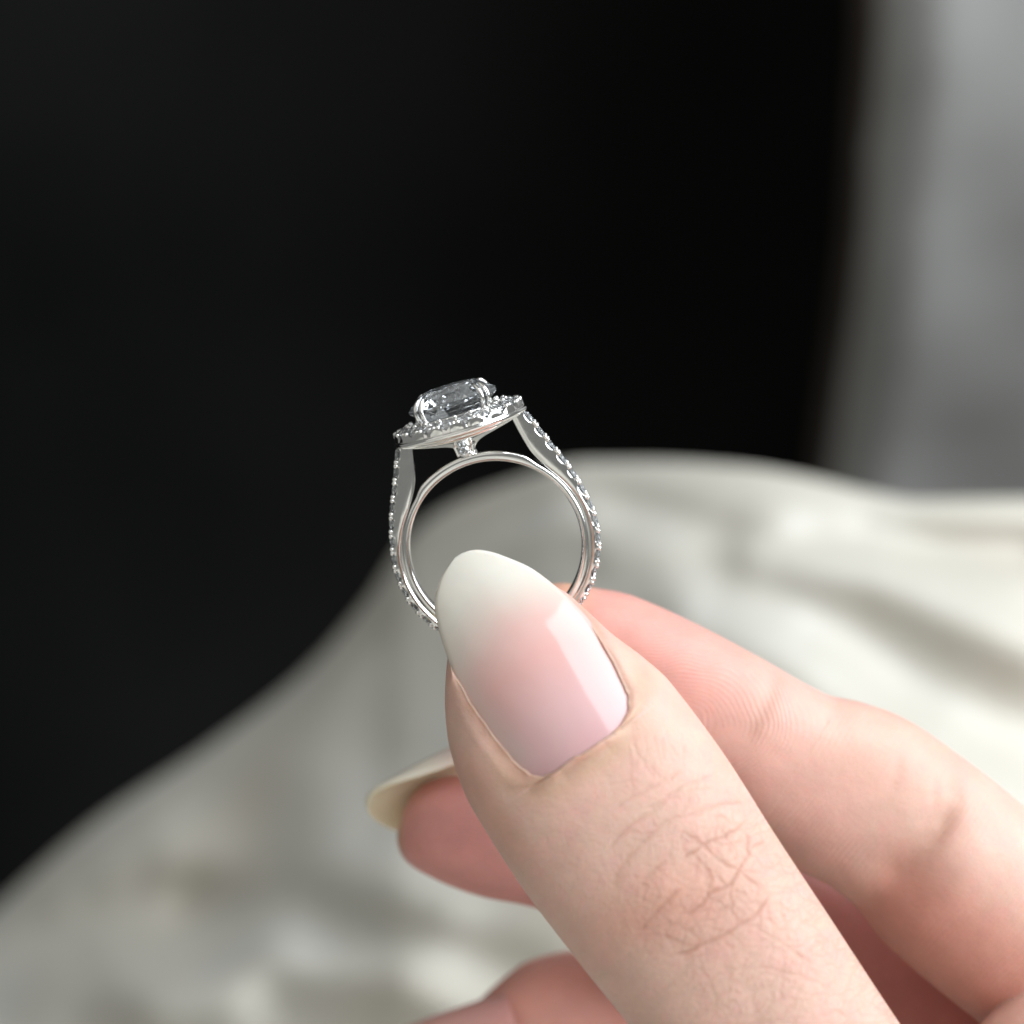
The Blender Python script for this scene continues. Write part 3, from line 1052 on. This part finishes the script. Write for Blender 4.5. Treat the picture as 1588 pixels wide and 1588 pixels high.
def make_fingernail(O, L, Nn, length, halfw, R, bend, thick, stops, label, tip=0.55, full=0.0, under=None):
    """plate with base centre O, running along L, outward normal Nn; tapers to an almond tip"""
    L = nrm(L); Nn = nrm(np.asarray(Nn, float) - L * (np.asarray(Nn, float) @ L)); Wd = np.cross(L, Nn)
    nr, nc = 60, 36
    s = 0.5 - 0.5 * np.cos(np.linspace(0, math.pi, nr))
    s = 0.004 + 0.992 * s
    hw = halfw * pchip(s, [0, .03, .08, .2, tip, .8, .92, .98, 1.0], [.55, .8, .93, 1.0, .97, .76 + .16 * full, .5 + .24 * full, .26 + .2 * full, .06 + .06 * full])
    if full:        # rounder, almond-shaped free edge
        e = np.clip((s - 0.35) / 0.65, 0, 1)
        hw = np.where(s < 0.35, hw, halfw * np.maximum(1 - e ** 2.3, 0.001) ** 0.55)
    q = np.sin(np.linspace(-1, 1, nc) * math.pi / 2)
    U = hw[:, None] * q[None]
    ang = U / R
    x = R * np.sin(ang); y = R * np.cos(ang) - R
    drop = -bend * (s ** 2)[:, None]
    S = s[:, None] * length

    def pos(off):
        rr = off
        return (O + S[..., None] * L + (x + rr * np.sin(ang))[..., None] * Wd + (y + drop + rr * np.cos(ang))[..., None] * Nn)
    edge = np.minimum(hw[:, None] - np.abs(U), (np.minimum(s, 1 - s) * length)[:, None])
    rim = np.clip(edge / 0.04, 0, 1); rd = np.sqrt(np.maximum(1 - (1 - rim) ** 2, 0))
    tone = lerp3(stops, np.repeat(s[:, None], nc, 1))
    return shell_nail('fingernail', pos(thick * 0.5 * rd), pos(-thick * 0.5 * rd), tone, label, under)


MILK = (0.72, 0.66, 0.52)
# index nail: behind the ring, concave side to the camera
make_fingernail(P(955, 985, 1.35), P(684, 945, 1.15) - P(955, 985, 1.35), (0.0, 0.95, 0.30), 1.93, 0.50, 0.62, 0.12, 0.06,
                [(0, (0.72, 0.46, 0.42)), (.35, (0.72, 0.50, 0.40)), (.5, (0.70, 0.58, 0.38)), (1, MILK)],
                'nail of the index finger, its yellowish underside showing behind the ring', under=(0.64, 0.54, 0.32))
# middle nail: wraps over the top of the finger tip
make_fingernail(P(800, 1143, 2.35), P(554, 1218, 2.05) - P(800, 1143, 2.35), (0.12, 0.66, 0.74), 1.80, 0.80, 0.62, 0.30, 0.075,
                [(0, (0.76, 0.54, 0.50)), (.4, (0.78, 0.62, 0.56)), (.6, (0.84, 0.78, 0.66)), (1, (0.86, 0.82, 0.72))],
                'nail of the middle finger with pale free edge', tip=0.55, full=0.8, under=(0.88, 0.79, 0.60))
# ring finger nail: seen from its outer side
make_fingernail(P(795, 1570, 2.75), P(570, 1640, 2.5) - P(795, 1570, 2.75), (-0.05, -0.55, 0.83), 1.9, 0.55, 0.62, 0.15, 0.06,
                [(0, (0.78, 0.42, 0.38)), (.5, (0.78, 0.47, 0.42)), (.7, MILK), (1, MILK)],
                'glossy pink nail of the ring finger')


# ------------------------------------------------------------------ ring
def ring_frame():
    al, be, ro = math.radians(8), math.radians(-2.5), math.radians(16.5)
    Rx = Matrix(((1, 0, 0), (0, math.cos(al), -math.sin(al)), (0, math.sin(al), math.cos(al))))
    Rz = Matrix(((math.cos(be), -math.sin(be), 0), (math.sin(be), math.cos(be), 0), (0, 0, 1)))
    Ry = Matrix(((math.cos(ro), 0, -math.sin(ro)), (0, 1, 0), (math.sin(ro), 0, math.cos(ro))))
    return Ry @ Rx @ Rz


ring = bpy.data.objects.new('diamond_ring', None)
C.objects.link(ring)
ring.matrix_world = Matrix.Translation(Vector(P(769, 846, 0) * CM)) @ ring_frame().to_4x4()
ring['label'] = 'white metal ring with round diamond, diamond halo and pave shoulders'
ring['category'] = 'ring'
U = 1 / PXCM      # ring sizes below are in photo pixels at the ring plane


def stone_mesh(name, r, crown, gird, pav, n, table=0.56, fancy=False):
    bm = bmesh.new()
    pts = []
    ring_ = lambda rad, z, k, o: [(rad * math.cos(2 * math.pi * (i + o) / k), rad * math.sin(2 * math.pi * (i + o) / k), z) for i in range(k)]
    pts += ring_(r * table, crown, n, 0)
    if fancy:
        pts += ring_(r * 0.80, crown * 0.60, n, 0.5)
    g = 2 * n if fancy else n
    pts += ring_(r, gird / 2, g, 0 if fancy else 0.5)
    pts += ring_(r, -gird / 2, g, 0 if fancy else 0.5)
    if fancy:
        pts += ring_(r * 0.52, -gird / 2 - pav * 0.52, n, 0.5)
    pts.append((0, 0, -gird / 2 - pav))
    for p in pts:
        bm.verts.new(Vector(p) * U * CM)
    res = bmesh.ops.convex_hull(bm, input=bm.verts[:])
    bmesh.ops.dissolve_limit(bm, angle_limit=0.01, verts=bm.verts[:], edges=bm.edges[:])
    bmesh.ops.recalc_face_normals(bm, faces=bm.faces[:])
    me = bpy.data.meshes.new(name); bm.to_mesh(me); bm.free()
    me.materials.append(M_DIA)
    return me


def orient(pos, zdir, spin=0.0):
    z = Vector(zdir).normalized()
    q = z.to_track_quat('Z', 'Y')
    return Matrix.Translation(Vector(pos) * U * CM) @ q.to_matrix().to_4x4() @ Matrix.Rotation(spin, 4, 'Z')


def lathe(name, prof, n, mat, mod=None, parent=ring, smooth=True):
    prof = np.asarray(prof, float)
    V = []
    for i in range(n):
        a = 2 * math.pi * i / n
        for j, (r, z) in enumerate(prof):
            if mod:
                r, z = mod(a, j, r, z)
            V.append((r * math.cos(a), r * math.sin(a), z))
    V = np.array(V) * U
    f = grid_faces(n, len(prof), close_c=True, close_r=True)
    me = mesh_from(name, V, f, smooth)
    bm = bmesh.new(); bm.from_mesh(me); bmesh.ops.recalc_face_normals(bm, faces=bm.faces[:]); bm.to_mesh(me); bm.free()
    return obj(name, me, mat, parent)


def sharpen(o, ang=0.6):
    o.data.set_sharp_from_angle(angle=ang)


def make_ring():
    # inner hoop, a complete polished circle
    W = 14.0
    sec = [(134, -W + 3), (133.2, -W * .5), (133, 0), (133.2, W * .5), (134, W - 3), (136, W - .5), (141, W), (143.5, W - 1.5), (144, W - 4),
           (144, -W + 4), (143.5, -W + 1.5), (141, -W), (136, -W + .5)]
    V = []
    n = 200
    for i in range(n):
        a = 2 * math.pi * i / n
        top = smooth01(np.array((math.cos(a) - 0.72) / 0.12)).item()     # the hoop is a little deeper under the head
        for r, y in sec:
            rr = r + (4.5 * top if r > 140 else 0)
            V.append((rr * math.sin(a), y, rr * math.cos(a)))
    me = mesh_from('inner_hoop', np.array(V) * U, grid_faces(n, len(sec), True, True))
    bm = bmesh.new(); bm.from_mesh(me); bmesh.ops.recalc_face_normals(bm, faces=bm.faces[:]); bm.to_mesh(me); bm.free()
    obj('inner_hoop', me, M_METAL, ring)

    # outer band with cathedral shoulders
    po = [(101, 191), (113, 160), (126, 128), (139, 97), (149, 66)]
    pi_ = [(79, 187), (85, 157), (93, 125), (111, 95), (129.5, 68)]
    for d in (74, 85, 97, 110, 125, 140, 155, 168, 180):
        a = math.radians(d)
        ro_ = np.interp(d, [74, 90, 180], [160.5, 159.5, 157.5]); ri_ = 147.4
        po.append((ro_ * math.sin(a), ro_ * math.cos(a))); pi_.append((ri_ * math.sin(a), ri_ * math.cos(a)))
    po_all = np.array(po + [(-x, z) for x, z in po[-2::-1]], float)
    pi_all = np.array(pi_ + [(-x, z) for x, z in pi_[-2::-1]], float)
    n = 900
    OO = catmull(po_all, n)
    s_out = np.concatenate([[0], np.cumsum(np.linalg.norm(np.diff(OO, axis=0), axis=1))])
    # inner matched knot by knot
    dk = np.concatenate([[0], np.cumsum(np.linalg.norm(np.diff(po_all, axis=0), axis=1))])
    both = np.array([np.interp(s_out / s_out[-1] * dk[-1], dk, pi_all[:, k]) for k in (0, 1)]).T
    for _ in range(220):
        both[1:-1] = 0.25 * both[:-2] + 0.5 * both[1:-1] + 0.25 * both[2:]
    II = both
    total = s_out[-1]
    nst = 33
    pitch = total / (nst + 0.0)
    dirs = OO - II; thick = np.linalg.norm(dirs, axis=1); dirs /= thick[:, None]
    w0 = 15.0
    V = []
    for k in range(n):
        ph = (s_out[k] / pitch) % 1.0                       # 0 and 1 between stones, .5 at a stone
        sc = 5.2 * (abs(math.sin(math.pi * ph)) ** 0.8)      # scalloped rim, cut away at each stone
        h = thick[k]
        tp = min(s_out[k], total - s_out[k])
        w = w0 * (0.86 + 0.14 * smooth01(np.array((tp - 20) / 120)).item())
        tr = h - min(9.5, h - 3)
        side_ = [(0.0, .74), (1.6, .83), (h * .25, .93), (h * .48, 1.0), (h - 6.5, .97), (h - sc - 0.8, .95), (h - sc, .89), (h - sc - 0.5, .70)]
        pr = [(q, w * e) for q, e in side_] + [(tr, w * .45), (tr, -w * .45)] + [(q, -w * e) for q, e in side_[::-1]]
        for hh, y in pr:
            p = II[k] + dirs[k] * hh
            V.append((p[0], y, p[1]))
    npf = 18
    f = grid_faces(n, npf, close_c=True)
    f.append(tuple(range(npf))); f.append(tuple((n - 1) * npf + i for i in range(npf))[::-1])
    me = mesh_from('pave_band', np.array(V) * U, f)
    bm = bmesh.new(); bm.from_mesh(me); bmesh.ops.recalc_face_normals(bm, faces=bm.faces[:]); bm.to_mesh(me); bm.free()
    o = obj('pave_band', me, M_METAL, ring); sharpen(o, 0.7)

    # pave stones along the band
    sm = stone_mesh('pave_diamond', 12.6, 4.2, 1.0, 10.5, 8)
    beads = bmesh.new()

    def bead(p, r):
        bmesh.ops.create_icosphere(beads, subdivisions=2, radius=r * U * CM, matrix=Matrix.Translation(Vector(p) * U * CM))
    for i in range(nst):
        k = int(np.searchsorted(s_out, (i + 0.5) * pitch)); k = min(max(k, 2), n - 3)
        tg = OO[k + 2] - OO[k - 2]; tg /= np.linalg.norm(tg)
        nv = np.array([tg[1], -tg[0]])
        if nv @ dirs[k] < 0:
            nv = -nv
        c = OO[k] - nv * 1.2
        s = obj('pave_diamond', sm, None, ring)
        s.matrix_local = orient((c[0], 0, c[1]), (nv[0], 0, nv[1]), random.uniform(-0.2, 0.2))
    for i in range(1, nst):
        k = min(int(np.searchsorted(s_out, i * pitch)), n - 1)
        for sy in (-1, 1):
            for dk_ in (-0.12, 0.12):
                kk = min(max(int(np.searchsorted(s_out, (i + dk_) * pitch)), 0), n - 1)
                p = OO[kk] + dirs[kk] * 0.6
                bead((p[0], sy * 10.0, p[1]), 4.0)

    # halo: plate, scalloped wall, stones
    nh = 20
    lathe('halo_plate', [(82, 184.5), (96, 186.5), (104, 190), (106.5, 193), (106.5, 195.5), (104.5, 197.5), (101, 198.2), (80, 198.2), (70, 196), (66, 190), (70, 186)],
          160, M_METAL)

    def scal(a, j, r, z):
        c = abs(math.cos(nh * a / 2)) ** 0.9          # 1 between stones
        if j in (2, 3):
            z = z - 7.5 * (1 - c)
            r = r - 1.0 * (1 - c)
        return r, z
    h = lathe('halo_wall', [(102.5, 196.5), (104.0, 199), (103.2, 209.0), (100.6, 210.2), (97.5, 203.5), (80, 209), (74, 215), (70.5, 215), (69, 210), (69, 197)],
              480, M_METAL, scal)
    sharpen(h, 0.7)
    hs = stone_mesh('halo_diamond', 12.2, 4.6, 1.0, 10.2, 8)
    for i in range(nh):
        a = 2 * math.pi * (i + 0.5) / nh
        s = obj('halo_diamond', hs, None, ring)
        tilt = math.radians(24)
        s.matrix_local = orient((88.5 * math.cos(a), 88.5 * math.sin(a), 209.5),
                                (math.sin(tilt) * math.cos(a), math.sin(tilt) * math.sin(a), math.cos(tilt)), random.uniform(-.3, .3))
        a2 = 2 * math.pi * i / nh
        for da in (-0.035, 0.035):
            bead((99.5 * math.cos(a2 + da), 99.5 * math.sin(a2 + da), 209.5), 3.9)
        bead((78.5 * math.cos(a2), 78.5 * math.sin(a2), 216), 3.8)
    me = bpy.data.meshes.new('prong_beads'); beads.to_mesh(me); beads.free()
    me.polygons.foreach_set('use_smooth', [True] * len(me.polygons))
    b = obj('prong_beads', me, M_METAL, ring); b['kind'] = 'stuff'

    # gallery: trumpet-shaped basket under the halo
    gal = [(0.5, 149), (11, 149), (11.5, 153), (13, 157), (17, 162), (24, 166.5), (34, 170), (50, 174), (68, 178.5), (87, 184.2),
           (88, 186.8), (68, 184), (46, 181), (28, 177), (16, 172), (8, 166), (0.5, 164)]
    g = lathe('gallery', gal, 96, M_METAL)
    # hub collar, post and small hidden diamond in a bezel
    lathe('hub_collar', [(9, 146), (13.5, 147), (14.5, 150), (13.5, 153.5), (9, 154.5), (6, 150)], 48, M_METAL)
    sd = stone_mesh('hidden_diamond', 7.2, 3.6, 0.8, 5, 8)
    o = obj('hidden_diamond', sd, None, ring)
    o.matrix_local = orient((-5.5, -17.5, 158.5), (-0.15, -1, 0.1), 0.2)
    bm = bmesh.new()
    for i in range(20):
        a = 2 * math.pi * i / 20
        for rr, dd in ((6.9, 1.0), (8.8, 0.6), (9.0, -4.0), (6.6, -4.0)):
            bm.verts.new((rr * math.cos(a), rr * math.sin(a), dd))
    bm.verts.ensure_lookup_table()
    for q in grid_faces(20, 4, True, True):
        bm.faces.new([bm.verts[i] for i in q])
    for v in bm.verts:
        v.co *= U * CM
    bmesh.ops.recalc_face_normals(bm, faces=bm.faces[:])
    me = bpy.data.meshes.new('bezel'); bm.to_mesh(me); bm.free()
    me.polygons.foreach_set('use_smooth', [True] * len(me.polygons))
    bz = obj('bezel', me, M_METAL, ring); bz.matrix_local = orient((-5.5, -17.0, 158.5), (-0.15, -1, 0.1))
    # posts of the basket
    for x0, x1 in ((9, 15), (-15, -22)):
        pts = catmull([(x0, -9, 150), (x0 + 0.2 * (x1 - x0), -12, 164), (x1, -22, 184), (x1 * 1.2, -36, 196)], 14)
        obj('gallery_post', tube_mesh('gallery_post', pts, [3.0] * 14), M_METAL, ring)

    # centre stone and its prongs
    cs = stone_mesh('centre_diamond', 70, 23, 5, 56, 8, 0.58, True)
    o = obj('centre_diamond', cs, None, ring); o.matrix_local = orient((0, 0, 235), (0, 0, 1), 0.21)
    lathe('seat_ring', [(46, 203), (55, 209), (58.5, 215), (56, 217), (51, 210), (43, 205)], 72, M_METAL)
    for az in (45, 135, 225, 315):
        for da in (-5.0, 5.0):
            a = math.radians(az + da)
            rz = [(57, 200), (66, 213), (72, 225), (73.3, 235), (70, 244), (64, 250.5), (59, 253)]
            pts = catmull([(r * math.cos(a), r * math.sin(a), z) for r, z in rz], 22)
            rad = np.interp(np.linspace(0, 1, 22), [0, .3, .75, .92, 1], [3.6, 3.6, 3.4, 3.0, 1.6])
            obj('prong', tube_mesh('prong', pts, rad), M_METAL, ring)


def tube_mesh(name, pts, rad, n=12):
    pts = np.asarray(pts, float); V = []
    up = np.array([0.3, 0.9, 0.2])
    for i, p in enumerate(pts):
        t = nrm(pts[min(i + 1, len(pts) - 1)] - pts[max(i - 1, 0)])
        a = nrm(np.cross(t, up)); b = np.cross(t, a)
        for k in range(n):
            q = 2 * math.pi * k / n
            V.append(p + rad[i] * (math.cos(q) * a + math.sin(q) * b))
    f = grid_faces(len(pts), n, close_c=True)
    f.append(tuple(range(n))[::-1]); f.append(tuple((len(pts) - 1) * n + i for i in range(n)))
    me = mesh_from(name, np.array(V) * U, f)
    bm = bmesh.new(); bm.from_mesh(me); bmesh.ops.recalc_face_normals(bm, faces=bm.faces[:]); bm.to_mesh(me); bm.free()
    return me


make_ring()
